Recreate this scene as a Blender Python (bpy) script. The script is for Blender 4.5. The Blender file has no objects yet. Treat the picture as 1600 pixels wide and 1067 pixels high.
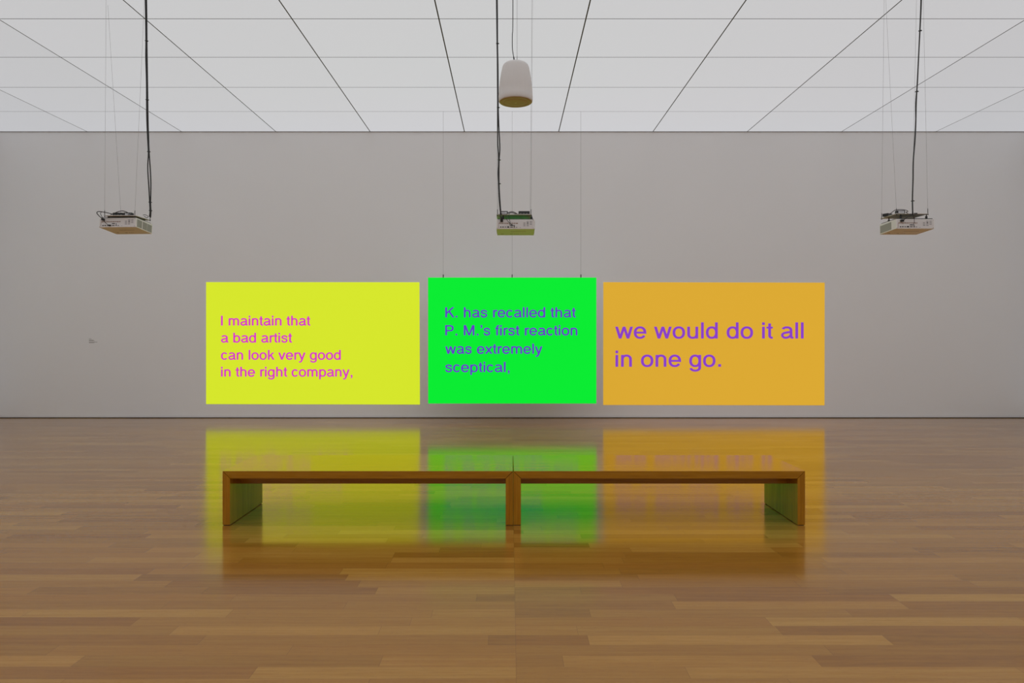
import bpy, bmesh, math, random
from mathutils import Vector, Matrix

random.seed(7)
C = bpy.context.scene
col = C.collection

# ------------------------------------------------------------------ camera, world, exposure
F = 1067.0                       # focal length in pixels of the 1600x1067 frame
VX, VY, HC = 797.0, 521.0, 1.5   # vanishing point of the room's depth lines, eye height
cd = bpy.data.cameras.new('camera')
cam = bpy.data.objects.new('camera', cd)
col.objects.link(cam)
cam.location = (0, 0, HC)
cam.rotation_euler = (math.pi / 2, 0, 0)
cd.sensor_width = 36.0
cd.lens = 36.0 * F / 1600.0
cd.shift_x = (800.0 - VX) / 1600.0
cd.shift_y = (VY - 533.5) / 1600.0
cd.clip_start = 0.05
C.camera = cam

w = bpy.data.worlds.new('world')
C.world = w
w.use_nodes = True
w.node_tree.nodes['Background'].inputs[0].default_value = (0.6, 0.6, 0.62, 1)
w.node_tree.nodes['Background'].inputs[1].default_value = 0.05

C.view_settings.view_transform = 'Standard'
C.view_settings.look = 'None'
C.view_settings.exposure = 0.0
C.view_settings.gamma = 1.0
C.view_settings.use_curve_mapping = False

CEIL_E = 0.56                    # luminous ceiling
YW = 12.12                       # screen wall
HZ = 5.08                        # underside of the ceiling
XL, XR = -9.19, 9.22             # side walls
YB = -4.10                       # wall behind the viewer


def P(px, py, Y):
    return Vector(((px - VX) * Y / F, Y, HC + (VY - py) * Y / F))


# ------------------------------------------------------------------ materials
def lin(r, g, b):
    def f(c):
        c /= 255.0
        return c / 12.92 if c <= 0.04045 else ((c + 0.055) / 1.055) ** 2.4
    return (f(r), f(g), f(b), 1.0)


def mat(name, base, rough=0.5, metal=0.0, spec=0.5, emit=None, strength=1.0, noise=0.0, nscale=40.0):
    m = bpy.data.materials.new(name)
    m.use_nodes = True
    nt = m.node_tree
    b = nt.nodes['Principled BSDF']
    b.inputs['Base Color'].default_value = base if len(base) == 4 else (*base, 1)
    b.inputs['Roughness'].default_value = rough
    b.inputs['Metallic'].default_value = metal
    b.inputs['Specular IOR Level'].default_value = spec
    if emit is not None:
        b.inputs['Emission Color'].default_value = emit if len(emit) == 4 else (*emit, 1)
        b.inputs['Emission Strength'].default_value = strength
    if noise > 0:
        tc = nt.nodes.new('ShaderNodeTexCoord')
        n = nt.nodes.new('ShaderNodeTexNoise')
        n.inputs['Scale'].default_value = nscale
        n.inputs['Detail'].default_value = 4
        bp = nt.nodes.new('ShaderNodeBump')
        bp.inputs['Strength'].default_value = noise
        bp.inputs['Distance'].default_value = 0.002
        nt.links.new(tc.outputs['Object'], n.inputs['Vector'])
        nt.links.new(n.outputs['Fac'], bp.inputs['Height'])
        nt.links.new(bp.outputs['Normal'], b.inputs['Normal'])
    return m


class NT:
    """tiny node helper"""
    def __init__(s, m):
        s.t = m.node_tree

    def n(s, typ, **kw):
        x = s.t.nodes.new(typ)
        for k, v in kw.items():
            setattr(x, k, v)
        return x

    def put(s, v, sock):
        if hasattr(v, 'is_output'):
            s.t.links.new(v, sock)
        else:
            sock.default_value = v

    def m(s, op, a, b=None, c=None):
        x = s.n('ShaderNodeMath', operation=op)
        s.put(a, x.inputs[0])
        if b is not None:
            s.put(b, x.inputs[1])
        if c is not None:
            s.put(c, x.inputs[2])
        return x.outputs[0]

    def xyz(s, x, y, z=0.0):
        c = s.n('ShaderNodeCombineXYZ')
        for i, v in enumerate((x, y, z)):
            s.put(v, c.inputs[i])
        return c.outputs[0]

    def white(s, vec):
        x = s.n('ShaderNodeTexWhiteNoise', noise_dimensions='3D')
        s.put(vec, x.inputs['Vector'])
        return x.outputs['Value']

    def noise(s, vec, scale, detail=4, rough=0.55):
        x = s.n('ShaderNodeTexNoise')
        s.put(vec, x.inputs['Vector'])
        x.inputs['Scale'].default_value = scale
        x.inputs['Detail'].default_value = detail
        x.inputs['Roughness'].default_value = rough
        return x.outputs['Fac']

    def mix(s, fac, a, b, mode='MIX'):
        x = s.n('ShaderNodeMix', data_type='RGBA', blend_type=mode)
        s.put(fac, x.inputs['Factor'])
        s.put(a, x.inputs[6])
        s.put(b, x.inputs[7])
        return x.outputs[2]

    def ramp(s, fac, stops):
        x = s.n('ShaderNodeValToRGB')
        s.put(fac, x.inputs[0])
        e = x.color_ramp.elements
        while len(e) < len(stops):
            e.new(0.5)
        for el, (p, c) in zip(e, stops):
            el.position = p
            el.color = c
        return x.outputs[0]


def floor_material():
    m = bpy.data.materials.new('oak_strip_parquet')
    m.use_nodes = True
    k = NT(m)
    b = m.node_tree.nodes['Principled BSDF']
    geo = k.n('ShaderNodeNewGeometry')
    sp = k.n('ShaderNodeSeparateXYZ')
    m.node_tree.links.new(geo.outputs['Position'], sp.inputs[0])
    X, Y = sp.outputs[0], sp.outputs[1]
    sx = k.m('SUBTRACT', X, 0.027)                       # the two halves meet in one straight joint
    side = k.m('SIGN', sx)
    ax = k.m('ABSOLUTE', sx)
    WD = 0.10707
    rowf = k.m('DIVIDE', k.m('SUBTRACT', Y, 2.967), WD)
    row = k.m('FLOOR', rowf)
    rfr = k.m('FRACT', rowf)
    h1 = k.white(k.xyz(row, side, 3.3))
    h2 = k.white(k.xyz(row, side, 9.1))
    ln = k.m('ADD', 0.95, k.m('MULTIPLY', h2, 0.6))
    # boards run 0.95 to 1.55 m; the first board of a row starts at the joint, cut to a random length
    colf = k.m('DIVIDE', k.m('ADD', ax, k.m('MULTIPLY', h1, 1.4)), ln)
    cidx = k.m('FLOOR', colf)
    cfr = k.m('FRACT', colf)
    tone = k.white(k.xyz(row, k.m('MULTIPLY', k.m('ADD', cidx, 1.0), side), 1.7))
    tone2 = k.white(k.xyz(row, k.m('MULTIPLY', k.m('ADD', cidx, 1.0), side), 6.4))
    # grain stretched along the boards
    gv = k.xyz(k.m('ADD', k.m('MULTIPLY', X, 1.3), k.m('MULTIPLY', tone, 40.0)),
               k.m('ADD', k.m('MULTIPLY', Y, 42.0), k.m('MULTIPLY', tone2, 60.0)))
    g1 = k.noise(gv, 1.0, 5, 0.6)
    gv2 = k.xyz(k.m('ADD', k.m('MULTIPLY', X, 7.0), k.m('MULTIPLY', tone, 40.0)),
                k.m('ADD', k.m('MULTIPLY', Y, 150.0), k.m('MULTIPLY', tone2, 60.0)))
    g2 = k.noise(gv2, 1.0, 3, 0.6)
    t = k.m('ADD', k.m('ADD', k.m('MULTIPLY', k.m('SUBTRACT', tone, 0.5), 0.64), 0.5),
            k.m('ADD', k.m('MULTIPLY', k.m('SUBTRACT', g1, 0.5), 0.80), k.m('MULTIPLY', k.m('SUBTRACT', g2, 0.5), 0.55)))
    c = k.ramp(t, [(0.0, (0.215, 0.082, 0.009, 1)), (0.33, (0.318, 0.141, 0.017, 1)),
                   (0.66, (0.392, 0.188, 0.027, 1)), (1.0, (0.500, 0.268, 0.050, 1))])
    c = k.mix(k.m('MULTIPLY', tone2, 0.22), c, (0.38, 0.135, 0.015, 1))
    # pores: short dark dashes
    pv = k.xyz(k.m('MULTIPLY', X, 26.0), k.m('MULTIPLY', Y, 330.0))
    pn = k.noise(pv, 1.0, 2, 0.5)
    pore = k.m('MULTIPLY', k.m('GREATER_THAN', pn, 0.66), 0.34)
    c = k.mix(pore, c, (0.10, 0.045, 0.015, 1))
    # knots and dents
    kn = k.n('ShaderNodeTexVoronoi', feature='F1')
    m.node_tree.links.new(k.xyz(k.m('MULTIPLY', X, 1.3), k.m('MULTIPLY', Y, 1.3)), kn.inputs['Vector'])
    kn.inputs['Scale'].default_value = 1.0
    knot = k.m('LESS_THAN', kn.outputs['Distance'], 0.012)
    c = k.mix(k.m('MULTIPLY', knot, 0.75), c, (0.05, 0.022, 0.008, 1))
    # joints
    j1 = k.m('LESS_THAN', k.m('MINIMUM', rfr, k.m('SUBTRACT', 1.0, rfr)), 0.006)
    dx = k.m('MULTIPLY', k.m('MINIMUM', cfr, k.m('SUBTRACT', 1.0, cfr)), ln)
    j2 = k.m('LESS_THAN', dx, 0.0008)
    j3 = k.m('MULTIPLY', k.m('LESS_THAN', ax, 0.0010), 0.7)
    j = k.m('MAXIMUM', k.m('MAXIMUM', j1, j2), j3)
    c = k.mix(k.m('MULTIPLY', j, 0.55), c, (0.06, 0.028, 0.010, 1))
    k.put(c, b.inputs['Base Color'])
    rg = k.noise(k.xyz(k.m('MULTIPLY', X, 2.0), k.m('MULTIPLY', Y, 6.0)), 1.0, 3, 0.5)
    r = k.m('ADD', 0.108, k.m('ADD', k.m('MULTIPLY', rg, 0.05), k.m('MULTIPLY', tone2, 0.03)))
    k.put(r, b.inputs['Roughness'])
    b.inputs['IOR'].default_value = 1.40
    b.inputs['Specular IOR Level'].default_value = 0.5
    b.inputs['Coat Weight'].default_value = 0.22          # lacquer
    b.inputs['Coat Roughness'].default_value = 0.12
    b.inputs['Coat IOR'].default_value = 1.4
    bp = k.n('ShaderNodeBump')
    bp.inputs['Strength'].default_value = 0.05
    bp.inputs['Distance'].default_value = 0.001
    k.put(k.m('SUBTRACT', g2, k.m('MULTIPLY', j, 1.0)), bp.inputs['Height'])
    m.node_tree.links.new(bp.outputs['Normal'], b.inputs['Normal'])
    return m


def bench_material(name, vertical):
    m = bpy.data.materials.new(name)
    m.use_nodes = True
    k = NT(m)
    b = m.node_tree.nodes['Principled BSDF']
    tc = k.n('ShaderNodeTexCoord')
    sp = k.n('ShaderNodeSeparateXYZ')
    m.node_tree.links.new(tc.outputs['Object'], sp.inputs[0])
    X, Y, Z = sp.outputs
    if vertical:
        v = k.xyz(k.m('MULTIPLY', X, 45.0), k.m('MULTIPLY', Y, 30.0), k.m('MULTIPLY', Z, 1.6))
        v2 = k.xyz(k.m('MULTIPLY', X, 170.0), k.m('MULTIPLY', Y, 150.0), k.m('MULTIPLY', Z, 8.0))
    else:
        v = k.xyz(k.m('MULTIPLY', X, 1.6), k.m('MULTIPLY', Y, 30.0), k.m('MULTIPLY', Z, 45.0))
        v2 = k.xyz(k.m('MULTIPLY', X, 8.0), k.m('MULTIPLY', Y, 150.0), k.m('MULTIPLY', Z, 170.0))
    g = k.m('ADD', k.m('MULTIPLY', k.noise(v, 1.0, 5, 0.6), 0.7), k.m('MULTIPLY', k.noise(v2, 1.0, 3, 0.6), 0.3))
    c = k.ramp(g, [(0.28, (0.255, 0.095, 0.002, 1)), (0.5, (0.385, 0.160, 0.004, 1)), (0.75, (0.490, 0.225, 0.010, 1))])
    k.put(c, b.inputs['Base Color'])
    b.inputs['Roughness'].default_value = 0.13
    b.inputs['IOR'].default_value = 1.40
    b.inputs['Specular IOR Level'].default_value = 0.5
    b.inputs['Coat Weight'].default_value = 0.22
    b.inputs['Coat Roughness'].default_value = 0.12
    b.inputs['Coat IOR'].default_value = 1.4
    return m


def wall_material(name, base):
    m = bpy.data.materials.new(name)
    m.use_nodes = True
    k = NT(m)
    b = m.node_tree.nodes['Principled BSDF']
    geo = k.n('ShaderNodeNewGeometry')
    n = k.noise(geo.outputs['Position'], 0.9, 3, 0.5)
    c2 = tuple(x * 0.965 for x in base[:3]) + (1,)
    k.put(k.mix(n, base, c2), b.inputs['Base Color'])
    b.inputs['Roughness'].default_value = 0.9
    b.inputs['Specular IOR Level'].default_value = 0.2
    n2 = k.noise(geo.outputs['Position'], 160.0, 3, 0.5)
    bp = k.n('ShaderNodeBump')
    bp.inputs['Strength'].default_value = 0.04
    bp.inputs['Distance'].default_value = 0.001
    k.put(n2, bp.inputs['Height'])
    m.node_tree.links.new(bp.outputs['Normal'], b.inputs['Normal'])
    return m


M = {}
M['floor'] = floor_material()
M['bench_h'] = bench_material('oak_bench_lengthwise', False)
M['bench_v'] = bench_material('oak_bench_upright', True)
M['wall'] = wall_material('white_wall_paint', (0.915, 0.93, 0.945, 1))
M['trim'] = mat('pale_grey_trim', (0.82, 0.83, 0.85), 0.6)
M['gap'] = mat('gap_shade_dark', (0.045, 0.043, 0.035), 0.8)
M['joint'] = mat('ceiling_joint', (0.10, 0.095, 0.07), 0.8, spec=0.1)
# sheets emit less towards the side walls; unseen rows boosted to brighten the wall
SIDE = (1.0, 1.0, 0.98, 0.945, 0.90, 0.86)
for q, g_ in enumerate(SIDE):
    M['glow%d' % q] = mat('luminous_ceiling_sheet', (0.22, 0.23, 0.24), 0.7, spec=0.1, emit=(0.965, 0.98, 1.025), strength=CEIL_E * g_)
M['glow_boost'] = mat('luminous_ceiling_sheet_boosted', (0.22, 0.23, 0.24), 0.7, spec=0.1, emit=(0.965, 0.98, 1.025), strength=CEIL_E * 1.3)
M['yellow'] = mat('yellow_projection', (0.16, 0.17, 0.02), 0.9, spec=0.0, emit=lin(209, 227, 40), strength=0.97)
M['magenta'] = mat('magenta_lettering', (0.15, 0.05, 0.14), 0.9, spec=0.0, emit=lin(208, 62, 182), strength=0.95)
M['green'] = mat('green_projection', (0.01, 0.14, 0.02), 0.9, spec=0.0, emit=lin(0, 230, 46), strength=1.0)
M['violet'] = mat('violet_lettering', (0.05, 0.04, 0.12), 0.9, spec=0.0, emit=lin(96, 70, 186), strength=0.95)
M['orange'] = mat('orange_projection', (0.16, 0.11, 0.02), 0.9, spec=0.0, emit=lin(215, 165, 48), strength=0.97)
M['purple'] = mat('purple_lettering', (0.08, 0.04, 0.12), 0.9, spec=0.0, emit=lin(136, 66, 192), strength=0.95)
M['board'] = mat('white_screen_board', (0.75, 0.75, 0.74), 0.6)
M['steel'] = mat('steel_wire', (0.33, 0.33, 0.33), 0.4, metal=0.6)
M['clamp'] = mat('dark_clamp', (0.09, 0.09, 0.09), 0.45, metal=0.5)
M['case'] = mat('white_plastic_case', (0.80, 0.78, 0.74), 0.45, noise=0.05, nscale=300)
M['rear'] = mat('pale_rear_plate', (0.66, 0.63, 0.62), 0.5)
M['grille'] = mat('grey_grille', (0.40, 0.40, 0.35), 0.6)
M['recess'] = mat('grille_recess', (0.20, 0.20, 0.18), 0.8)
M['black'] = mat('black_plastic', (0.012, 0.012, 0.012), 0.45)
M['cable'] = mat('black_cable', (0.016, 0.016, 0.016), 0.5)
M['print'] = mat('grey_print', (0.27, 0.26, 0.27), 0.7)
M['brownprint'] = mat('brown_print', (0.30, 0.20, 0.15), 0.7)
M['greyport'] = mat('grey_port', (0.20, 0.19, 0.20), 0.5)
M['sticker'] = mat('white_sticker', (0.72, 0.73, 0.76), 0.6)
M['lens'] = mat('lens_glass', (0.02, 0.02, 0.03), 0.05, spec=0.8)
M['plate'] = mat('white_painted_plate', (0.70, 0.69, 0.66), 0.5)
M['speaker'] = mat('off_white_speaker_shell', (0.66, 0.63, 0.61), 0.5, noise=0.05, nscale=200)
M['spgrille'] = mat('beige_speaker_grille', (0.50, 0.44, 0.24), 0.6)
M['badge'] = mat('pale_badge', (0.70, 0.62, 0.36), 0.4)
M['ink'] = mat('grey_wall_lettering', (0.20, 0.19, 0.18), 0.8)


# ------------------------------------------------------------------ mesh helpers
def link(name, me, material, parent=None):
    o = bpy.data.objects.new(name, me)
    col.objects.link(o)
    if material is not None:
        me.materials.append(material)
    if parent is not None:
        o.parent = parent
    return o


def obj(name, bm, material, parent=None, smooth=False):
    me = bpy.data.meshes.new(name)
    bmesh.ops.recalc_face_normals(bm, faces=bm.faces)
    if smooth:
        for f_ in bm.faces:
            f_.smooth = True
    bm.to_mesh(me)
    bm.free()
    return link(name, me, material, parent)


def box(bm, x0, x1, y0, y1, z0, z1, mtx=None, bevel=0.0):
    v = [bm.verts.new((x, y, z)) for x in (x0, x1) for y in (y0, y1) for z in (z0, z1)]
    fs = [bm.faces.new([v[i] for i in q]) for q in
          ((0, 1, 3, 2), (4, 6, 7, 5), (0, 4, 5, 1), (2, 3, 7, 6), (0, 2, 6, 4), (1, 5, 7, 3))]
    if bevel > 0:
        es = list({e for f_ in fs for e in f_.edges})
        r = bmesh.ops.bevel(bm, geom=es, offset=bevel, segments=2, profile=0.6, affect='EDGES')
        v = list({vv for f_ in r['faces'] for vv in f_.verts} | {x for x in v if x.is_valid})
    if mtx is not None:
        bmesh.ops.transform(bm, matrix=mtx, verts=v)
    return v


def bx(name, dims, material, parent=None, bevel=0.0):
    bm = bmesh.new()
    box(bm, *dims, bevel=bevel)
    return obj(name, bm, material, parent)


def tube(bm, pts, r, n=8):
    pts = [Vector(p) for p in pts]
    rings = []
    prev = None
    for i, p in enumerate(pts):
        d = (pts[min(i + 1, len(pts) - 1)] - pts[max(i - 1, 0)]).normalized()
        a = prev if prev is not None else (Vector((1, 0, 0)) if abs(d.x) < 0.8 else Vector((0, 1, 0)))
        u = (a - d * a.dot(d)).normalized()
        prev = u
        v = d.cross(u)
        rr = r[i] if isinstance(r, (list, tuple)) else r
        rings.append([bm.verts.new(p + (u * math.cos(2 * math.pi * k / n) + v * math.sin(2 * math.pi * k / n)) * rr) for k in range(n)])
    for a, b in zip(rings, rings[1:]):
        for k in range(n):
            bm.faces.new((a[k], a[(k + 1) % n], b[(k + 1) % n], b[k]))
    bm.faces.new(rings[0][::-1])
    bm.faces.new(rings[-1])


def smooth_path(pts, sub=6):
    pts = [Vector(p) for p in pts]
    out = []
    for i in range(len(pts) - 1):
        p0, p1, p2, p3 = pts[max(i - 1, 0)], pts[i], pts[i + 1], pts[min(i + 2, len(pts) - 1)]
        for s in range(sub):
            t = s / sub
            out.append(0.5 * ((2 * p1) + (p2 - p0) * t + (2 * p0 - 5 * p1 + 4 * p2 - p3) * t * t + (3 * p1 - p0 - 3 * p2 + p3) * t ** 3))
    out.append(pts[-1])
    return out


def lathe(bm, prof, n=48, wob=None):
    rings = []
    for r, z in prof:
        rings.append([bm.verts.new((r * (1 + (wob(k) if wob else 0)) * math.cos(2 * math.pi * k / n), r * (1 + (wob(k) if wob else 0)) * math.sin(2 * math.pi * k / n), z)) for k in range(n)])
    for a, b in zip(rings, rings[1:]):
        for k in range(n):
            bm.faces.new((a[k], a[(k + 1) % n], b[(k + 1) % n], b[k]))
    bm.faces.new(rings[0][::-1])
    bm.faces.new(rings[-1])


def prism(bm, poly, y0, y1):
    a = [bm.verts.new((x, y0, z)) for x, z in poly]
    b = [bm.verts.new((x, y1, z)) for x, z in poly]
    n = len(poly)
    bm.faces.new(a)
    bm.faces.new(b[::-1])
    for i in range(n):
        bm.faces.new((a[i], b[i], b[(i + 1) % n], a[(i + 1) % n]))


def bevel_all(bm, off, seg=2):
    bmesh.ops.bevel(bm, geom=list(bm.edges), offset=off, segments=seg, profile=0.6, affect='EDGES')


def tag(o, label, cat, group=None):
    o['label'] = label
    o['category'] = cat
    if group:
        o['group'] = group
    return o


def thing(name, label, cat, loc=(0, 0, 0), group=None, mtx=None):
    o = bpy.data.objects.new(name, None)
    o.empty_display_size = 0.1
    col.objects.link(o)
    if mtx is not None:
        o.matrix_world = mtx
    else:
        o.location = loc
    return tag(o, label, cat, group)


def struct(o):
    o['kind'] = 'structure'
    return o


# ------------------------------------------------------------------ the room
T = 0.2
struct(bx('floor', (XL - T, XR + T, YB - T, YW + T, -0.12, 0.0), M['floor']))
struct(bx('wall_back', (XL - T, XR + T, YW, YW + T, 0.0, HZ + 0.35), M['wall']))
struct(bx('wall_left', (XL - T, XL, YB, YW, 0.0, HZ + 0.35), M['wall']))
struct(bx('wall_right', (XR, XR + T, YB, YW, 0.0, HZ + 0.35), M['wall']))
struct(bx('wall_front', (XL - T, XR + T, YB - T, YB, 0.0, HZ + 0.35), M['wall']))
# painted skirting, flush strip; a dark strip below stands in for the gap's shade
struct(bx('baseboard_back', (XL, XR, YW - 0.004, YW, 0.012, 0.045), M['trim']))
struct(bx('baseboard_left', (XL, XL + 0.004, YB, YW - 0.004, 0.012, 0.045), M['trim']))
struct(bx('baseboard_right', (XR - 0.004, XR, YB, YW - 0.004, 0.012, 0.045), M['trim']))
struct(bx('gap_shade_strip', (XL, XR, YW - 0.005, YW, 0.0, 0.012), M['gap']))
struct(bx('trim_2', (XL, XR, YW - 0.016, YW, HZ - 0.002, HZ + 0.002), M['joint']))

# luminous ceiling: a dark carrier slab with translucent lit panels under it
ceiling = struct(bx('ceiling', (XL, XR, YB, YW - 0.016, HZ + 0.002, HZ + 0.14), M['joint']))
PW, X0 = 1.6725, -0.81
xs = [X0 + PW * k for k in range(-5, 7)]
ys = [YW, 11.015] + [11.015 - 1.081 * k for k in range(1, 14)]
ys.append(YB)
G = 0.0075
def panel_dims(i, j):
    x0, x1 = max(xs[i], XL), min(xs[i + 1], XR)
    return (x0 + G, x1 - G, ys[j + 1] + G, ys[j] - (G if j else 0.020), HZ, HZ + 0.002)
for j in range(5):
    for i in range(11):
        bx('ceiling_panel', panel_dims(i, j), M['glow%d' % abs(i - 5)], ceiling)
bm = bmesh.new()
for j in range(5, len(ys) - 1):
    for i in range(11):
        box(bm, *panel_dims(i, j))
o = obj('ceiling_panel', bm, M['glow_boost'], ceiling)  # rows over and behind the viewer, emission raised to light the wall more
o['kind'] = 'stuff'


# ------------------------------------------------------------------ lettering: grotesque letters drawn from bars, slants, arcs and strokes
def g_rect(x0, x1, y0, y1):
    return [[(x0, y0), (x1, y0), (x1, y1), (x0, y1)]]


def g_poly(*p):
    return [list(p)]


def g_slant(x0, y0, x1, y1, wd):
    h = wd / 2
    return [[(x0 - h, y0), (x1 - h, y1), (x1 + h, y1), (x0 + h, y0)]]


def g_arc(cx_, cy_, a, b, t0, t1, sx=98, sy=86, e=2.25):
    def pt(t, aa, bb):
        c_, s_ = math.cos(t), math.sin(t)
        return (cx_ + aa * math.copysign(abs(c_) ** (2 / e), c_), cy_ + bb * math.copysign(abs(s_) ** (2 / e), s_))
    n = max(4, int(abs(t1 - t0) / 9))
    ts = [math.radians(t0 + (t1 - t0) * i / n) for i in range(n + 1)]
    o_ = [pt(t, a, b) for t in ts]
    i_ = [pt(t, a - sx, b - sy) for t in ts]
    return [[o_[k], o_[k + 1], i_[k + 1], i_[k]] for k in range(n)]


def g_stroke(pts, wd):
    ps = smooth_path([(x, y, 0) for x, y in pts], 6)
    L, R_ = [], []
    for i, p in enumerate(ps):
        d = (ps[min(i + 1, len(ps) - 1)] - ps[max(i - 1, 0)]).normalized()
        L.append((p.x - d.y * wd / 2, p.y + d.x * wd / 2))
        R_.append((p.x + d.y * wd / 2, p.y - d.x * wd / 2))
    return [[L[k], L[k + 1], R_[k + 1], R_[k]] for k in range(len(ps) - 1)]


COMMA = [(87, 108), (191, 108), (191, 0), (186, -52), (160, -104), (97, -140), (97, -88), (126, -66), (138, -30), (138, 0), (87, 0)]
GLYPH = {
    'a': (556, g_rect(390, 488, 95, 365) + g_arc(272, 365, 216, 173, 0, 158, 98, 84)
          + g_stroke([(440, 292), (350, 280), (230, 258), (130, 222), (88, 145), (135, 58), (235, 30), (345, 66), (432, 150)], 88)
          + g_poly((390, 110), (488, 110), (494, 74), (532, 72), (532, 0), (480, -8), (420, 10), (394, 60))),
    'b': (556, g_rect(57, 155, 0, 718) + g_arc(290, 261, 233, 276, 0, 360)),
    'c': (500, g_arc(258, 261, 228, 276, 38, 322)),
    'd': (556, g_rect(401, 499, 0, 718) + g_arc(266, 261, 233, 276, 0, 360)),
    'e': (556, g_arc(279, 261, 245, 276, -9, 327) + g_rect(90, 515, 222, 300)),
    'f': (278, g_rect(88, 186, 0, 572) + g_arc(246, 566, 158, 160, 90, 180) + g_rect(244, 266, 642, 726) + g_rect(14, 262, 447, 523)),
    'g': (556, g_rect(401, 499, -20, 523) + g_arc(266, 261, 233, 276, 0, 360) + g_arc(266, -20, 233, 198, -205 + 400, 360, 98, 82)),
    'h': (556, g_rect(65, 163, 0, 718) + g_arc(278, 323, 213, 215, 0, 180) + g_rect(393, 491, 0, 323)),
    'i': (222, g_rect(62, 160, 0, 523) + g_rect(62, 160, 606, 718)),
    'k': (500, g_rect(66, 164, 0, 718) + g_poly((364, 523), (486, 523), (164, 192), (164, 312)) + g_poly((222, 300), (296, 372), (505, 0), (388, 0))),
    'l': (222, g_rect(62, 160, 0, 718)),
    'm': (833, g_rect(65, 163, 0, 523) + g_arc(265, 323, 200, 215, 0, 180) + g_arc(568, 323, 201, 215, 0, 180) + g_rect(367, 465, 0, 323) + g_rect(671, 769, 0, 323)),
    'n': (556, g_rect(65, 163, 0, 523) + g_arc(278, 323, 213, 215, 0, 180) + g_rect(393, 491, 0, 323)),
    'o': (556, g_arc(278, 261, 244, 276, 0, 360)),
    'p': (556, g_rect(57, 155, -207, 523) + g_arc(290, 261, 233, 276, 0, 360)),
    'r': (333, g_rect(69, 167, 0, 523) + g_arc(318, 323, 249, 213, 90, 180, 98, 96) + g_rect(316, 334, 440, 536)),
    's': (500, g_stroke([(414, 362), (382, 446), (250, 494), (120, 452), (92, 385), (140, 318), (250, 283), (358, 246), (408, 172), (392, 88), (318, 38), (240, 28), (124, 60), (80, 168)], 88)),
    't': (278, g_rect(88, 186, 120, 668) + g_rect(14, 258, 447, 523) + g_arc(228, 130, 140, 138, 180, 270, 98, 84) + g_rect(226, 258, -8, 76)),
    'u': (556, g_rect(65, 163, 200, 523) + g_arc(278, 200, 213, 215, 180, 360) + g_rect(393, 491, 0, 523)),
    'v': (500, g_slant(60, 523, 250, 0, 104) + g_slant(440, 523, 250, 0, 104)),
    'w': (722, g_slant(62, 523, 205, 0, 100) + g_slant(361, 523, 205, 0, 98) + g_slant(361, 523, 517, 0, 98) + g_slant(660, 523, 517, 0, 100)),
    'x': (500, g_slant(70, 523, 435, 0, 120) + g_slant(430, 523, 65, 0, 120)),
    'y': (500, g_slant(60, 523, 256, 0, 104) + g_slant(440, 523, 222, -100, 104) + g_stroke([(228, -82), (196, -150), (130, -172), (56, -166)], 80)),
    'I': (278, g_rect(88, 190, 0, 718)),
    'K': (667, g_rect(78, 182, 0, 718) + g_poly((518, 718), (650, 718), (182, 246), (182, 374)) + g_poly((268, 412), (344, 490), (668, 0), (540, 0))),
    'M': (833, g_rect(74, 174, 0, 718) + g_rect(659, 759, 0, 718) + g_poly((74, 718), (212, 718), (458, 0), (372, 0)) + g_poly((759, 718), (621, 718), (375, 0), (461, 0))),
    'P': (667, g_rect(86, 188, 0, 718) + g_rect(150, 402, 630, 718) + g_rect(150, 402, 288, 376) + g_arc(400, 503, 226, 215, -90, 90, 104, 88)),
    '.': (278, g_rect(87, 191, 0, 108)),
    ',': (278, [COMMA]),
    '\u2019': (222, [[(x - 28, y + 610) for x, y in COMMA]]),
    ' ': (278, []),
}


def text_line(s, px0, px1, py_base, cap_px, Yd, material, parent, fat, lift=0.003):
    x = 0
    lo, hi = 1e9, -1e9
    words, cur = [], []
    for ch in s:
        adv, polys = GLYPH[ch]
        if ch == ' ' and cur:
            words.append(cur)
            cur = []
        for p in polys:
            for ox, oy in ((-fat, 0), (fat, 0), (0, -fat * 0.8), (0, fat * 0.8)):
                q = [(x + a_ + ox, b_ + oy) for a_, b_ in p]
                cur.append(q)
                lo = min(lo, min(a_ for a_, _ in q))
                hi = max(hi, max(a_ for a_, _ in q))
        x += adv
    words.append(cur)
    sc = Yd / F
    hx = (px1 - px0) * sc / (hi - lo)
    hz = cap_px * sc / (718.0 + fat)
    pl = parent.matrix_world.translation
    x0 = (px0 - VX) * sc - pl.x
    zb = HC + (VY - py_base) * sc - pl.z
    yf = Yd - lift - pl.y
    for wd in words:
        bm = bmesh.new()
        for q in wd:
            a_ = [bm.verts.new((x0 + (u - lo) * hx, yf, zb + v * hz)) for u, v in q]
            b_ = [bm.verts.new(p.co + Vector((0, lift * 0.66, 0))) for p in a_]
            bm.faces.new(a_)
            bm.faces.new(b_[::-1])
            for i in range(len(q)):
                bm.faces.new((a_[i], b_[i], b_[(i + 1) % len(q)], a_[(i + 1) % len(q)]))
        bmesh.ops.remove_doubles(bm, verts=bm.verts, dist=1e-6)
        obj('word', bm, material, parent)


def quad_slab(name, pxs, Yd, thick, material, parent):
    """slab whose front corners are given as measured on the photo (tl, tr, br, bl)"""
    pl = parent.matrix_world.translation
    bm = bmesh.new()
    fr = [P(x, y, Yd) - pl for x, y in pxs]
    a = [bm.verts.new(p) for p in fr]
    b = [bm.verts.new(p + Vector((0, thick, 0))) for p in fr]
    bm.faces.new(a)
    bm.faces.new(b[::-1])
    for i in range(4):
        bm.faces.new((a[i], b[i], b[(i + 1) % 4], a[(i + 1) % 4]))
    return obj(name, bm, material, parent)


def at(px, py, Y):
    p = P(px, py, Y)
    return (p.x, p.y, p.z)


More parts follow.
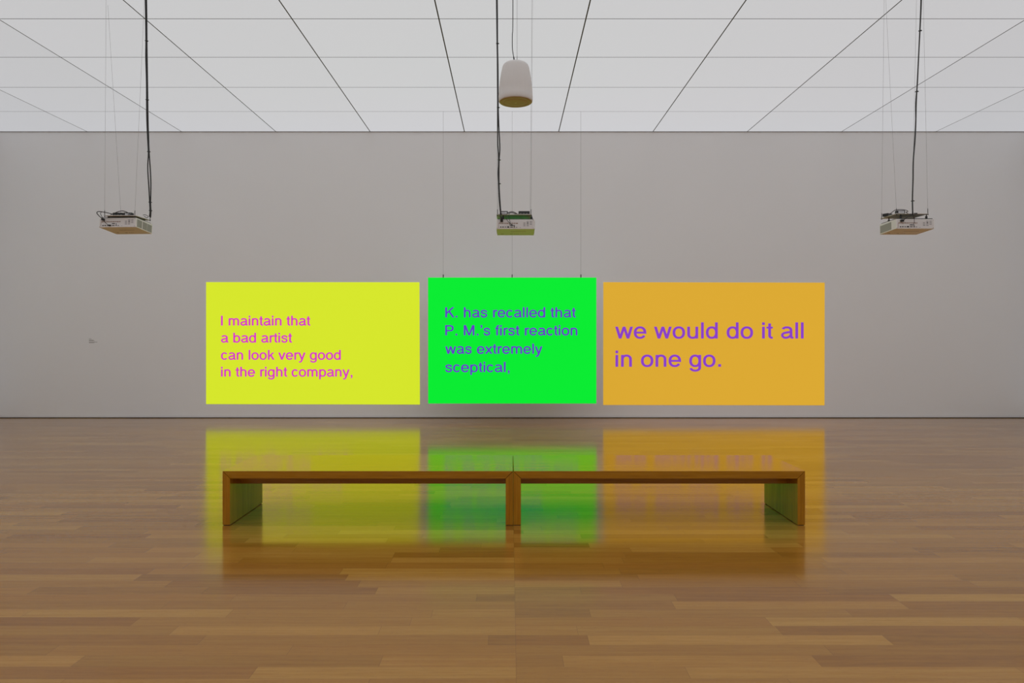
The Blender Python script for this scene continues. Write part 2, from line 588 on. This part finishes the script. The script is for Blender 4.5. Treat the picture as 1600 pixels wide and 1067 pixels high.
YP = YW - 0.004
t = thing('projected_image', 'yellow projected rectangle with four lines of magenta text on the wall', 'projection', at(489, 632, YW))
bpy.context.view_layer.update()
quad_slab('image_field', [(322, 440.8), (655.3, 441), (656, 632), (322, 631.2)], YP, 0.0035, M['yellow'], t)
for s, x1, yb in (('I maintain that', 484.8, 508.4), ('a bad artist', 456.3, 535.0),
                  ('can look very good', 532.6, 561.8), ('in the right company,', 550.8, 588.2)):
    text_line(s, 345.3, x1, yb, 15.3, YP, M['magenta'], t, 13)

t = thing('projected_image', 'orange projected rectangle with two lines of large purple text on the wall', 'projection', at(1116, 633, YW))
bpy.context.view_layer.update()
quad_slab('image_field', [(942.8, 440.8), (1288.6, 441.6), (1288.3, 633.2), (942.6, 632.6)], YP, 0.0035, M['orange'], t)
text_line('we would do it all', 961.2, 1255.6, 528.7, 25.2, YP, M['purple'], t, 6)
text_line('in one go.', 961.6, 1126.6, 572.8, 25.2, YP, M['purple'], t, 6)

YG = 11.0
t = thing('hanging_screen', 'bright green screen panel with violet text hung on three thin wires', 'screen', at(800.5, 630.5, YG))
bpy.context.view_layer.update()
corners = [(668.8, 433.6), (931.8, 433.6), (931.8, 630.4), (669, 630.4)]
quad_slab('image_field', corners, YG - 0.002, 0.0015, M['green'], t)
quad_slab('panel', corners, YG, 0.03, M['board'], t)
for s, x1, yb in (('K. has recalled that', 899.6, 495.8), ('P. M.\u2019s first reaction', 902.2, 523.8),
                  ('was extremely', 847.6, 552.6), ('sceptical,', 796.4, 581.1)):
    text_line(s, 695.6, x1, yb, 16.0, YG - 0.002, M['violet'], t, 12)
pl = t.matrix_world.translation
for px in (692.5, 800.2, 907.8):
    x = (px - VX) * YG / F
    zt = HC + (VY - 433.6) * YG / F
    bm = bmesh.new()
    box(bm, x - 0.008, x + 0.008, YG + 0.004, YG + 0.026, zt, zt + 0.05, Matrix.Translation(-pl), bevel=0.002)
    obj('clamp', bm, M['clamp'], t)
    bm = bmesh.new()
    tube(bm, [Vector((x, YG + 0.015, zt + 0.05)) - pl, Vector((x, YG + 0.015, HZ)) - pl], 0.0016, 6)
    obj('suspension_wire', bm, M['steel'], t)


# ------------------------------------------------------------------ caption on the wall at the left
bm = bmesh.new()
def word_row(x, x_end, y, h):
    while x < x_end:
        n = random.uniform(0.7, 2.0)
        p, q = P(x, y, YW), P(min(x + n, x_end), y + h, YW)
        box(bm, p.x, q.x, YW - 0.0015, YW, q.z, p.z)
        x += n + 0.28
for x, x_end, y in ((139.2, 142.6, 529.1), (139.2, 145.8, 531.1), (139.2, 147.8, 532.0), (139.2, 152.0, 534.1), (139.2, 147.5, 535.2)):
    word_row(x, x_end, y, 0.55)
cap = obj('wall_caption', bm, M['ink'])
tag(cap, 'tiny grey printed caption on the bare wall left of the yellow projection', 'wall text')


# ------------------------------------------------------------------ the two benches
def make_bench(label, L, group):
    t = thing('bench', label, 'bench', (0, 0, 0), group)
    H, TH, D, e = 0.425, 0.058, 0.70, 0.0020
    a, b = -L / 2, L / 2
    bm = bmesh.new()
    prism(bm, [(a + e, H), (b - e, H), (b - TH - e, H - TH), (a + TH + e, H - TH)], 0, D)
    bevel_all(bm, 0.0012)
    obj('seat', bm, M['bench_h'], t)
    for s in (-1, 1):
        bm = bmesh.new()
        poly = [(a, 0.005), (a + TH, 0.005), (a + TH, H - TH - e), (a, H - e)]
        if s > 0:
            poly = [(-x, z) for x, z in poly]
        prism(bm, poly, 0, D)
        bevel_all(bm, 0.0012)
        lg = obj('leg', bm, M['bench_v'], t)
        bm = bmesh.new()
        x = s * (L / 2 - TH / 2)
        box(bm, x - TH / 2 + 0.006, x + TH / 2 - 0.006, 0.006, D - 0.006, 0.0, 0.005)
        obj('foot_strip', bm, M['black'], lg)
    for y in (0.20, 0.46):
        bm = bmesh.new()
        box(bm, a + TH, b - TH, y, y + 0.035, 0.283, H - TH)
        obj('apron', bm, M['bench_h'], t)
    return t

BY = 5.335
b1 = make_bench('low oak bench to the left, in front of the yellow projection', 2.270, 'low oak benches end to end')
b1.location = (0.025 - 1.1365, BY, 0)
b2 = make_bench('low oak bench to the right, in front of the orange projection', 2.278, 'low oak benches end to end')
b2.location = (0.025 + 1.1405, BY, 0)


# ------------------------------------------------------------------ projectors
PWD, PD, PHR, PHF = 0.393, 0.311, 0.1006, 0.1117
def make_projector(label, mtx, group):
    t = thing('projector', label, 'projector', group=group, mtx=mtx)
    hw = PWD / 2
    # tapered case
    bm = bmesh.new()
    v = [bm.verts.new(c) for c in ((-hw, 0, 0), (hw, 0, 0), (hw, PD, 0), (-hw, PD, 0),
                                   (-hw, 0, PHR), (hw, 0, PHR), (hw, PD, PHF), (-hw, PD, PHF))]
    for q in ((3, 2, 1, 0), (4, 5, 6, 7), (0, 1, 5, 4), (1, 2, 6, 5), (2, 3, 7, 6), (3, 0, 4, 7)):
        bm.faces.new([v[i] for i in q])
    bevel_all(bm, 0.003)
    obj('case', bm, M['case'], t)
    # shallow raised cover and vent slots on the underside
    bx('seam', (-0.05, 0.11, 0.12, 0.123, -0.0012, 0.001), M['recess'], t)
    for x, hwv in ((-0.14, 0.014), (-0.045, 0.012), (-0.01, 0.004), (0.008, 0.004), (0.026, 0.004)):
        bx('vent', (x - hwv, x + hwv, 0.235, 0.241, -0.0012, 0.001), M['recess'], t)
    # dark lid line along the upper edge
    bm = bmesh.new()
    zt = lambda y: PHR + (PHF - PHR) * y / PD
    a = [bm.verts.new(c) for c in ((-hw + .012, .006, zt(.006)), (hw - .012, .006, zt(.006)), (hw - .012, PD - .012, zt(PD - .012)), (-hw + .012, PD - .012, zt(PD - .012)))]
    b = [bm.verts.new(x.co + Vector((0, 0, 0.0085))) for x in a]
    bm.faces.new(a[::-1]); bm.faces.new(b)
    for i in range(4):
        bm.faces.new((a[i], a[(i + 1) % 4], b[(i + 1) % 4], b[i]))
    obj('lid', bm, M['black'], t)
    # rear plate with sockets, prints and keypad
    rp = bx('rear_plate', (-hw + 0.006, hw - 0.006, -0.0015, 0.001, 0.006, PHR - 0.006), M['rear'], t, bevel=0.0005)
    u = lambda px: -hw + PWD * px                         # across, 0..1
    zz = lambda q: PHR * (1 - q)                           # down, 0..1
    for px, q, w_, h_, m_ in ((.110, .80, .030, .10, 'black'), (.170, .80, .032, .10, 'black'), (.235, .80, .042, .09, 'greyport'),
                              (.305, .80, .046, .13, 'black'), (.392, .80, .066, .06, 'black'), (.468, .79, .020, .13, 'black'),
                              (.525, .82, .034, .06, 'greyport'), (.392, .60, .075, .07, 'black'), (.468, .63, .018, .09, 'black')):
        bm = bmesh.new()
        x, z = u(px), zz(q)
        box(bm, x - w_ * PWD / 2, x + w_ * PWD / 2, -0.0045, 0.0, z - h_ * PHR / 2, z + h_ * PHR / 2, bevel=0.0008)
        obj('socket', bm, M[m_], rp)
    bm = bmesh.new()
    x = u(.06)
    while x < u(.56):
        n = random.uniform(.010, .024)
        box(bm, x, x + n, -0.0022, -0.001, zz(.44 + random.uniform(0, .03)), zz(.36))
        x += n + .004
    box(bm, u(.05), u(.058), -0.0022, -0.001, zz(.90), zz(.40))
    obj('printed_strip', bm, M['brownprint'], rp)
    bm = bmesh.new()
    for i in range(3):
        for j in range(4):
            if (i, j) in ((0, 0), (2, 3)):
                continue
            x, z = u(.73 + .085 * i), zz(.22 + .15 * j)
            box(bm, x - .011, x + .011, -0.003, -0.001, z - .003, z + .003)
    obj('keypad', bm, M['print'], rp)
    bm = bmesh.new()
    box(bm, u(.805), u(.83), -0.0045, -0.001, zz(.42), zz(.33))
    obj('button', bm, M['black'], rp)
    for px, q in ((.02, .92), (.62, .86), (.965, .90), (.97, .10)):
        bm = bmesh.new()
        x, z = u(px), zz(q)
        box(bm, x - .0025, x + .0025, -0.003, -0.001, z - .0025, z + .0025)
        obj('screw', bm, M['greyport'], rp)
    # side grilles: three fields on the right side, one large field on the left
    def grille(side, y0, y1):
        x = side * hw
        f0 = bmesh.new()
        box(f0, min(x - side * .001, x + side * .0012), max(x - side * .001, x + side * .0012), y0, y1, 0.014, 0.086)
        g = obj('grille', f0, M['recess'], t)
        s0 = bmesh.new()
        n = int((y1 - y0) / 0.0055)
        for i in range(n):
            yy = y0 + (i + .5) * (y1 - y0) / n
            box(s0, min(x, x + side * .003), max(x, x + side * .003), yy - .0021, yy + .0021, 0.014, 0.086)
        box(s0, min(x, x + side * .003), max(x, x + side * .003), y0, y1, 0.012, 0.0145)
        box(s0, min(x, x + side * .003), max(x, x + side * .003), y0, y1, 0.0855, 0.088)
        obj('slats', s0, M['grille'], g)
    grille(1, 0.022, 0.108)
    grille(1, 0.128, 0.206)
    grille(1, 0.216, 0.296)
    grille(-1, 0.090, 0.296)
    # lens at the front
    bm = bmesh.new()
    ring = [(0.046, 0), (0.046, 0.022), (0.040, 0.026), (0.036, 0.018), (0.034, 0.018)]
    lathe(bm, ring, 32)
    bmesh.ops.transform(bm, matrix=Matrix.Translation((0.0, PD - 0.002, 0.055)) @ Matrix.Rotation(-math.pi / 2, 4, 'X'), verts=bm.verts)
    ln = obj('lens_ring', bm, M['black'], t, smooth=True)
    bm = bmesh.new()
    lathe(bm, [(0.035, 0.014), (0.030, 0.021), (0.018, 0.0245), (0.004, 0.0255)], 32)
    bmesh.ops.transform(bm, matrix=Matrix.Translation((0.0, PD - 0.002, 0.055)) @ Matrix.Rotation(-math.pi / 2, 4, 'X'), verts=bm.verts)
    obj('lens', bm, M['lens'], ln, smooth=True)
    return t


def pose(x, y, z, ya, pi, ro):
    return Matrix.Translation((x, y, z)) @ Matrix.Rotation(ya, 4, 'Z') @ Matrix.Rotation(pi, 4, 'X') @ Matrix.Rotation(ro, 4, 'Y')


ML = pose(-4.1288, 7.1799, 2.6167, -.0274, -.0897, -.0091)
MC = pose(0.0570, 7.0454, 2.5776, -.0049, -.0675, .0017)
MR = pose(4.1648, 7.0187, 2.5763, -.0005, -.0536, .0031)
gp = 'white projectors hung from the ceiling'
make_projector('white projector hanging at the left, its right side grilles showing', ML, gp)
make_projector('white projector hanging in the middle below the round speaker, green lit underneath', MC, gp)
make_projector('white projector hanging at the right, its left side grille showing', MR, gp)


def make_mount(label, x0, x1, y0, y1, z, wires, mtx, group, posts):
    """flat plate on four wires; posts carry the projector"""
    cxm, cym = (x0 + x1) / 2, (y0 + y1) / 2
    t = thing('projector_mount', label, 'mount', (cxm, cym, z), group)
    o = Vector((cxm, cym, z))
    bm = bmesh.new()
    box(bm, x0 - cxm, x1 - cxm, y0 - cym, y1 - cym, 0, 0.005, bevel=0.001)
    obj('plate', bm, M['plate'], t)
    for (px0, py0, pxt, Yw, eye) in wires:                 # foot of the wire, where it meets the top of the frame
        foot = Vector(((px0 - VX) * Yw / F, Yw, z + 0.003))
        x_top = (pxt - VX) * Yw / F
        z_top0 = HC + VY * Yw / F
        k = (HZ - foot.z) / (z_top0 - foot.z)
        top = Vector((foot.x + (x_top - foot.x) * k, Yw, HZ))
        d = (top - foot).normalized()
        bm = bmesh.new()
        tube(bm, [foot + d * 0.05 - o, top - o], 0.0012, 6)
        wr = obj('suspension_wire', bm, M['steel'], t)
        bm = bmesh.new()
        tube(bm, [foot - d * 0.012 - o, foot - d * 0.006 - o, foot + d * 0.004 - o, foot + d * 0.006 - o, foot + d * 0.05 - o, foot + d * 0.056 - o],
             [0.006, 0.006, 0.006, 0.0035, 0.0035, 0.002], 8)
        obj('wire_holder', bm, M['clamp'], t)
    for lx, ly in posts:
        p = mtx @ Vector((lx, ly, PHR + (PHF - PHR) * ly / PD + 0.0085))
        if not (x0 < p.x < x1 and y0 < p.y < y1):
            p.x = min(max(p.x, x0 + .012), x1 - .012)
            p.y = min(max(p.y, y0 + .012), y1 - .012)
        q = Vector((p.x, p.y, z + 0.001))
        bm = bmesh.new()
        tube(bm, [p - o, Vector((p.x, p.y, p.z + (q.z - p.z) * 0.55)) - o, Vector((p.x, p.y, p.z + (q.z - p.z) * 0.56)) - o, q - o], [0.011, 0.011, 0.005, 0.005], 12)
        obj('spacer', bm, M['black'], t)
    return t


posts = [(-0.13, 0.03), (0.165, 0.03), (-0.13, 0.25), (0.14, 0.25)]
gm = 'plates carrying the projectors'
ZL, ZC, ZR = 2.735, 2.727, 2.731
def X(px, Y):
    return (px - VX) * Y / F
make_mount('white plate on four wires above the left projector', X(162.5, 7.16), X(211.5, 7.16), 7.16, 7.465, ZL,
           [(163.6, 0, 165.8, 7.175, 1), (189.5, 0, 168.0, 7.45, 0), (210.6, 0, 225.6, 7.175, 1), (234.6, 0, 229.4, 7.45, 1)], ML, gm, posts)
make_mount('white plate on four wires above the middle projector, lit green from below', X(775.8, 7.05), X(831.2, 7.05), 7.05, 7.34, ZC,
           [(777.2, 0, 776.0, 7.065, 1), (778.4, 0, 777.2, 7.325, 0), (829.8, 0, 832.2, 7.065, 1), (828.4, 0, 831.0, 7.325, 0)], MC, gm, posts)
make_mount('white plate on four wires above the right projector', X(1400.0, 7.03), X(1451.5, 7.03), 7.03, 7.335, ZR,
           [(1377.6, 0, 1381.4, 7.32, 1), (1401.0, 0, 1384.0, 7.045, 0), (1449.8, 0, 1442.6, 7.045, 1), (1425.2, 0, 1432.0, 7.32, 0)], MR, gm, posts)


# ------------------------------------------------------------------ black boxes and leads lying on the plates
def adapter(label, x, y, z, rz, group, sx=0.10, sy=0.045, sz=0.036):
    t = thing('power_adapter', label, 'power adapter', (x, y, z), group)
    t.rotation_euler = (0, 0, rz)
    bm = bmesh.new()
    box(bm, -sx / 2, sx / 2, 0, sy, 0, sz, bevel=0.004)
    obj('body', bm, M['black'], t)
    bm = bmesh.new()
    box(bm, -sx / 2 + 0.016, sx / 2 - 0.010, -0.0010, 0.002, 0.009, sz - 0.009)
    st = obj('sticker', bm, M['sticker'], t)
    bm = bmesh.new()
    for i in range(4):
        box(bm, -sx / 2 + 0.021, sx / 2 - 0.018 - 0.008 * (i % 2), -0.0014, -0.0008, 0.0115 + 0.0038 * i, 0.0127 + 0.0038 * i)
    obj('print', bm, M['print'], st)
    return t


def player(label, x, y, z, rz, group, sx=0.12, sy=0.09, sz=0.036):
    t = thing('media_player', label, 'media player', (x, y, z), group)
    t.rotation_euler = (0, 0, rz)
    bm = bmesh.new()
    box(bm, -sx / 2, sx / 2, 0, sy, 0, sz, bevel=0.003)
    obj('body', bm, M['black'], t)
    bm = bmesh.new()
    for i in range(3):
        box(bm, -sx / 2 + 0.014 + 0.032 * i, -sx / 2 + 0.030 + 0.032 * i, -0.0012, 0.002, 0.010, 0.016)
    obj('socket', bm, M['recess'], t)
    return t


def lead(name, label, cat, path, r, group=None, plug=None, pr=0.011, sub=6, parts=()):
    o = Vector(path[0])
    t = thing(name, label, cat, o, group)
    bm = bmesh.new()
    tube(bm, [p - o for p in smooth_path(path, sub)], r, 8)
    obj('cord', bm, M['cable'], t, smooth=True)
    for (c, dx, dy, dz) in parts:
        bm = bmesh.new()
        c = Vector(c) - o
        box(bm, c.x - dx, c.x + dx, c.y - dy, c.y + dy, c.z - dz, c.z + dz, bevel=0.003)
        obj('plug', bm, M['black'], t)
    return t


ga, gl = 'power adapters on the projector plates', 'black leads looped over the projectors'
gpl = 'black media players on the projector plates'
zL, zC, zR = ZL + 0.005, ZC + 0.005, ZR + 0.005
# left rig
adapter('black power adapter with a white sticker on the left projector plate', X(199.5, 7.20), 7.20, zL, 0.08, ga, 0.084, 0.045, 0.036)
player('flat black media player left of the adapter on the left projector plate', X(184.0, 7.21), 7.21, zL, 0.06, gpl, 0.104, 0.08, 0.036)
# middle rig
adapter('black power adapter with a white sticker at the left end of the middle plate', X(787.2, 7.07), 7.07, zC, 0.0, ga, 0.082)
player('black media player box at the right end of the middle plate', X(819.0, 7.08), 7.08, zC, 0.0, gpl, 0.116, 0.09, 0.037)
# right rig
adapter('black power adapter with a white sticker on the right projector plate', X(1407.8, 7.06), 7.06, zR, -0.03, ga, 0.084, 0.04, 0.038)
player('black media player tilted at the left end of the right plate', X(1391.0, 7.20), 7.20, zR, 0.55, gpl, 0.085, 0.06, 0.030)

def pl_on(mtx, lx, ly, lz):
    return mtx @ Vector((lx, ly, lz))

# leads: from the plate down to the sockets in the rear of each projector
lead('power_lead', 'black lead in a wide loop off the left edge of the left projector', 'lead',
     [P(180, 336.0, 7.24), P(168, 332.5, 7.15), P(155, 330.5, 7.08), P(151.3, 332.5, 7.06), P(155.5, 338, 7.08), P(160, 341.5, 7.15), pl_on(ML, -0.152, -0.004, 0.087)], 0.0042, gl,
     parts=[(pl_on(ML, -0.150, -0.012, 0.082), 0.014, 0.011, 0.011)])
lead('signal_lead', 'thin black lead hanging down to the sockets of the left projector', 'lead',
     [P(158.5, 331.6, 7.12), P(157.0, 333.5, 7.09), P(159.5, 339, 7.09), P(163.0, 345.5, 7.11), P(167, 350, 7.14), P(171.5, 352.4, 7.155), pl_on(ML, -0.085, -0.006, 0.021)], 0.0026, gl,
     parts=[(pl_on(ML, -0.082, -0.010, 0.020), 0.012, 0.006, 0.006)])
lead('coiled_lead', 'black lead heaped over the player on the left projector plate', 'lead',
     [P(173, 335.4, 7.185), P(180, 332.6, 7.185), P(186, 330.4, 7.185), P(192, 329.6, 7.185), P(198, 331.4, 7.18), P(203, 334.0, 7.175), P(209, 335.0, 7.175), P(205, 335.6, 7.172), P(200, 335.6, 7.172)], 0.0045, gl)
lead('signal_lead', 'black lead looping behind the cable on the right edge of the left plate', 'lead',
     [P(223.5, 336.0, 7.36), P(227, 335.6, 7.35), P(231.5, 338.0, 7.33), P(229.5, 340.2, 7.33), P(225.5, 338.0, 7.35)], 0.003, gl)

lead('power_lead', 'black lead with a square plug at the left of the middle projector', 'lead',
     [P(781.5, 333, 7.04), P(781.8, 337, 7.02), P(783.0, 341, 7.02), P(784.0, 345, 7.03), pl_on(MC, -0.145, -0.003, 0.090)], 0.0055, gl,
     parts=[(pl_on(MC, -0.144, -0.010, 0.088), 0.015, 0.010, 0.014), (P(784.0, 340.3, 7.03), 0.011, 0.010, 0.010)])
lead('coiled_lead', 'black lead coiled between the adapter and the player on the middle plate', 'lead',
     [P(792, 334, 7.085), P(796, 331.5, 7.08), P(801, 330.8, 7.08), P(806, 333, 7.08), P(809, 335.2, 7.085), P(803, 335.4, 7.08), P(797, 335.2, 7.085), P(795, 333.6, 7.10), P(800, 332.4, 7.10), P(805, 334.0, 7.10), P(812, 334.6, 7.12)], 0.0042, gl)
lead('signal_lead', 'black lead slanting down to the right hand socket of the middle projector', 'lead',
     [P(790.5, 336.4, 7.045), P(791, 341, 7.02), P(794, 346, 7.02), P(798.5, 350, 7.02), P(802.5, 352.4, 7.02), P(803.6, 354, 7.03), pl_on(MC, -0.012, -0.004, 0.024)], 0.0027, gl)
lead('signal_lead', 'black lead dropping to the middle sockets of the middle projector', 'lead',
     [P(794.5, 336.4, 7.045), P(795.5, 342, 7.02), P(797, 347, 7.02), P(796.8, 351.5, 7.02), P(799, 352.4, 7.025), P(801, 352.6, 7.03)], 0.0023, gl)

lead('power_lead', 'black lead arching down to the plug at the upper left of the right projector', 'lead',
     [P(1428, 333.4, 7.00), P(1433, 333.2, 6.99), P(1430, 335, 6.98), P(1424, 336.2, 6.98), P(1418, 338.6, 6.98), P(1413.5, 342.5, 6.985), pl_on(MR, -0.135, -0.004, 0.084)], 0.0042, gl,
     parts=[(pl_on(MR, -0.138, -0.010, 0.082), 0.016, 0.010, 0.012)])
lead('signal_lead', 'thin black lead hanging down to the sockets of the right projector', 'lead',
     [P(1425.5, 335.5, 6.99), P(1427.2, 339.5, 6.985), P(1428.6, 344, 6.985), P(1428.2, 348.5, 6.985), P(1427, 351, 6.99), pl_on(MR, -0.025, -0.004, 0.040)], 0.0023, gl)
lead('coiled_lead', 'black lead from the tilted player over the adapter on the right plate', 'lead',
     [P(1391, 334.0, 7.19), P(1396, 330.0, 7.14), P(1400, 327.8, 7.08), P(1408, 327.4, 7.075), P(1416, 328.4, 7.07), P(1418.5, 330.5, 7.07), P(1415.5, 331.5, 7.06), P(1420, 334, 7.04), P(1425, 335.0, 7.02)], 0.0035, gl)


# ------------------------------------------------------------------ long black cables from the ceiling
def drop_cable(label, Y, a, b, ties, group):
    top = lambda pts: [P(x, y, Y) for x, y in pts]
    o = P(a[-1][0], a[-1][1], Y)
    t = thing('projector_cable', label, 'cable', o, group)
    for pts, dy in ((a, -0.005), (b, 0.005)):
        ps = top(pts)
        ps = [ps[0] + Vector((0, 0, HZ - ps[0].z))] + ps
        bm = bmesh.new()
        tube(bm, [p + Vector((0, dy, 0)) - o for p in smooth_path(ps, 5)], 0.0062, 8)
        obj('cord', bm, M['cable'], t, smooth=True)
    for x, y in ties:
        p = P(x, y, Y) - o
        bm = bmesh.new()
        box(bm, p.x - 0.012, p.x + 0.012, p.y - 0.012, p.y + 0.012, p.z - 0.004, p.z + 0.004, bevel=0.002)
        box(bm, p.x + 0.011, p.x + 0.019, p.y - 0.003, p.y + 0.003, p.z - 0.003, p.z + 0.003)
        obj('cable_tie', bm, M['black'], t)
    return t

gc = 'black cable bundles dropping from the ceiling'
drop_cable('black cable bundle dropping beside the right edge of the left projector', 7.26,
           [(227.5, 0), (228.0, 30), (228.4, 65), (228.2, 90), (229.3, 130), (229.6, 180), (231.0, 215), (232.2, 240), (231.2, 262), (232.8, 290), (234.2, 315), (234.8, 330), (234.0, 339)],
           [(228.6, 0), (229.0, 30), (229.2, 65), (229.4, 90), (230.0, 130), (230.6, 180), (231.8, 215), (232.6, 238), (234.6, 265), (235.4, 290), (234.9, 315), (235.4, 330), (234.8, 340)],
           [(228.9, 64), (229.9, 156), (232.3, 237), (234.6, 316), (235.1, 329)], gc)
drop_cable('black cable bundle dropping past the left of the round speaker to the middle projector', 7.03,
           [(775.8, 0), (776.2, 30), (776.7, 68), (777.4, 110), (777.8, 165), (777.6, 200), (777.8, 225), (779.3, 250), (778.3, 270), (779.2, 290), (780.0, 310), (781.4, 327), (782.2, 334)],
           [(776.9, 0), (777.2, 30), (777.4, 68), (778.2, 110), (778.5, 165), (779.6, 200), (781.0, 230), (779.9, 250), (779.6, 270), (779.9, 290), (780.9, 310), (782.2, 327), (783.0, 335)],
           [(777.1, 68), (778.2, 168), (779.6, 250), (779.8, 287)], gc)
drop_cable('black cable bundle dropping to the middle of the right projector', 7.005,
           [(1438.6, 0), (1437.6, 30), (1436.2, 60), (1434.6, 95), (1432.8, 130), (1431.2, 160), (1430.4, 190), (1428.8, 220), (1426.6, 252), (1426.2, 280), (1425.2, 310), (1425.6, 334)],
           [(1440.0, 0), (1438.8, 30), (1437.2, 60), (1435.4, 95), (1433.8, 130), (1431.4, 160), (1431.4, 190), (1430.0, 220), (1427.4, 252), (1427.0, 280), (1426.2, 310), (1426.6, 335)],
           [(1437.6, 48), (1432.5, 143), (1425.9, 314)], gc)


# ------------------------------------------------------------------ pendant loudspeaker
YS = 5.9
sx_, sz_ = X(805.7, YS), 3.497
t = thing('pendant_speaker', 'white drum shaped loudspeaker hanging from the ceiling above the middle projector', 'speaker', (sx_, YS, sz_))
prof = [(0.134, 0.003), (0.1395, 0.000), (0.1450, 0.006), (0.1475, 0.020), (0.1478, 0.050), (0.1468, 0.053), (0.1445, 0.110), (0.1370, 0.181),
        (0.1270, 0.245), (0.1160, 0.298), (0.1090, 0.315), (0.0980, 0.328), (0.076, 0.339), (0.045, 0.346), (0.012, 0.348)]
bm = bmesh.new()
lathe(bm, prof, 96, lambda k: (0.0 if k % 8 else -0.006))
obj('shell', bm, M['speaker'], t, smooth=True)
bm = bmesh.new()
lathe(bm, [(0.1345, 0.004), (0.1335, -0.0005), (0.120, -0.0015), (0.104, -0.0015), (0.1025, 0.0012), (0.1005, -0.0015), (0.06, -0.004), (0.01, -0.0045)], 64)
g = obj('grille', bm, M['spgrille'], t, smooth=True)
bm = bmesh.new()
lathe(bm, [(0.009, -0.0065), (0.010, -0.004), (0.010, -0.003)], 16)
obj('badge', bm, M['badge'], g)
bm = bmesh.new()
lathe(bm, [(0.020, 0.346), (0.018, 0.354), (0.006, 0.356)], 16)
obj('top_cap', bm, M['speaker'], t, smooth=True)
bm = bmesh.new()
o = Vector((sx_, YS, sz_))
tube(bm, [Vector((0.0125, 0, 0.357)), Vector((0.0125, 0, 0.40))], 0.0028, 8)
tube(bm, [Vector((0.0125, 0, 0.40)), Vector((0.0125, 0, HZ - sz_))], 0.0015, 6)
obj('suspension_wire', bm, M['steel'], t)
pts = [P(801.4, -0, YS) + Vector((0, 0, HZ - P(0, 0, YS).z)), P(801.3, 30, YS), P(800.5, 55, YS), P(800.6, 75, YS), P(802.2, 87, YS), P(803.8, 97.2, YS)]
bm = bmesh.new()
tube(bm, [p - o for p in smooth_path(pts, 6)], 0.0034, 8)
cb = obj('cable', bm, M['cable'], t, smooth=True)
bm = bmesh.new()
tube(bm, [P(802.6, 89, YS) - o, P(804.0, 97.6, YS) - o], 0.0055, 8)
obj('sleeve', bm, M['black'], cb)
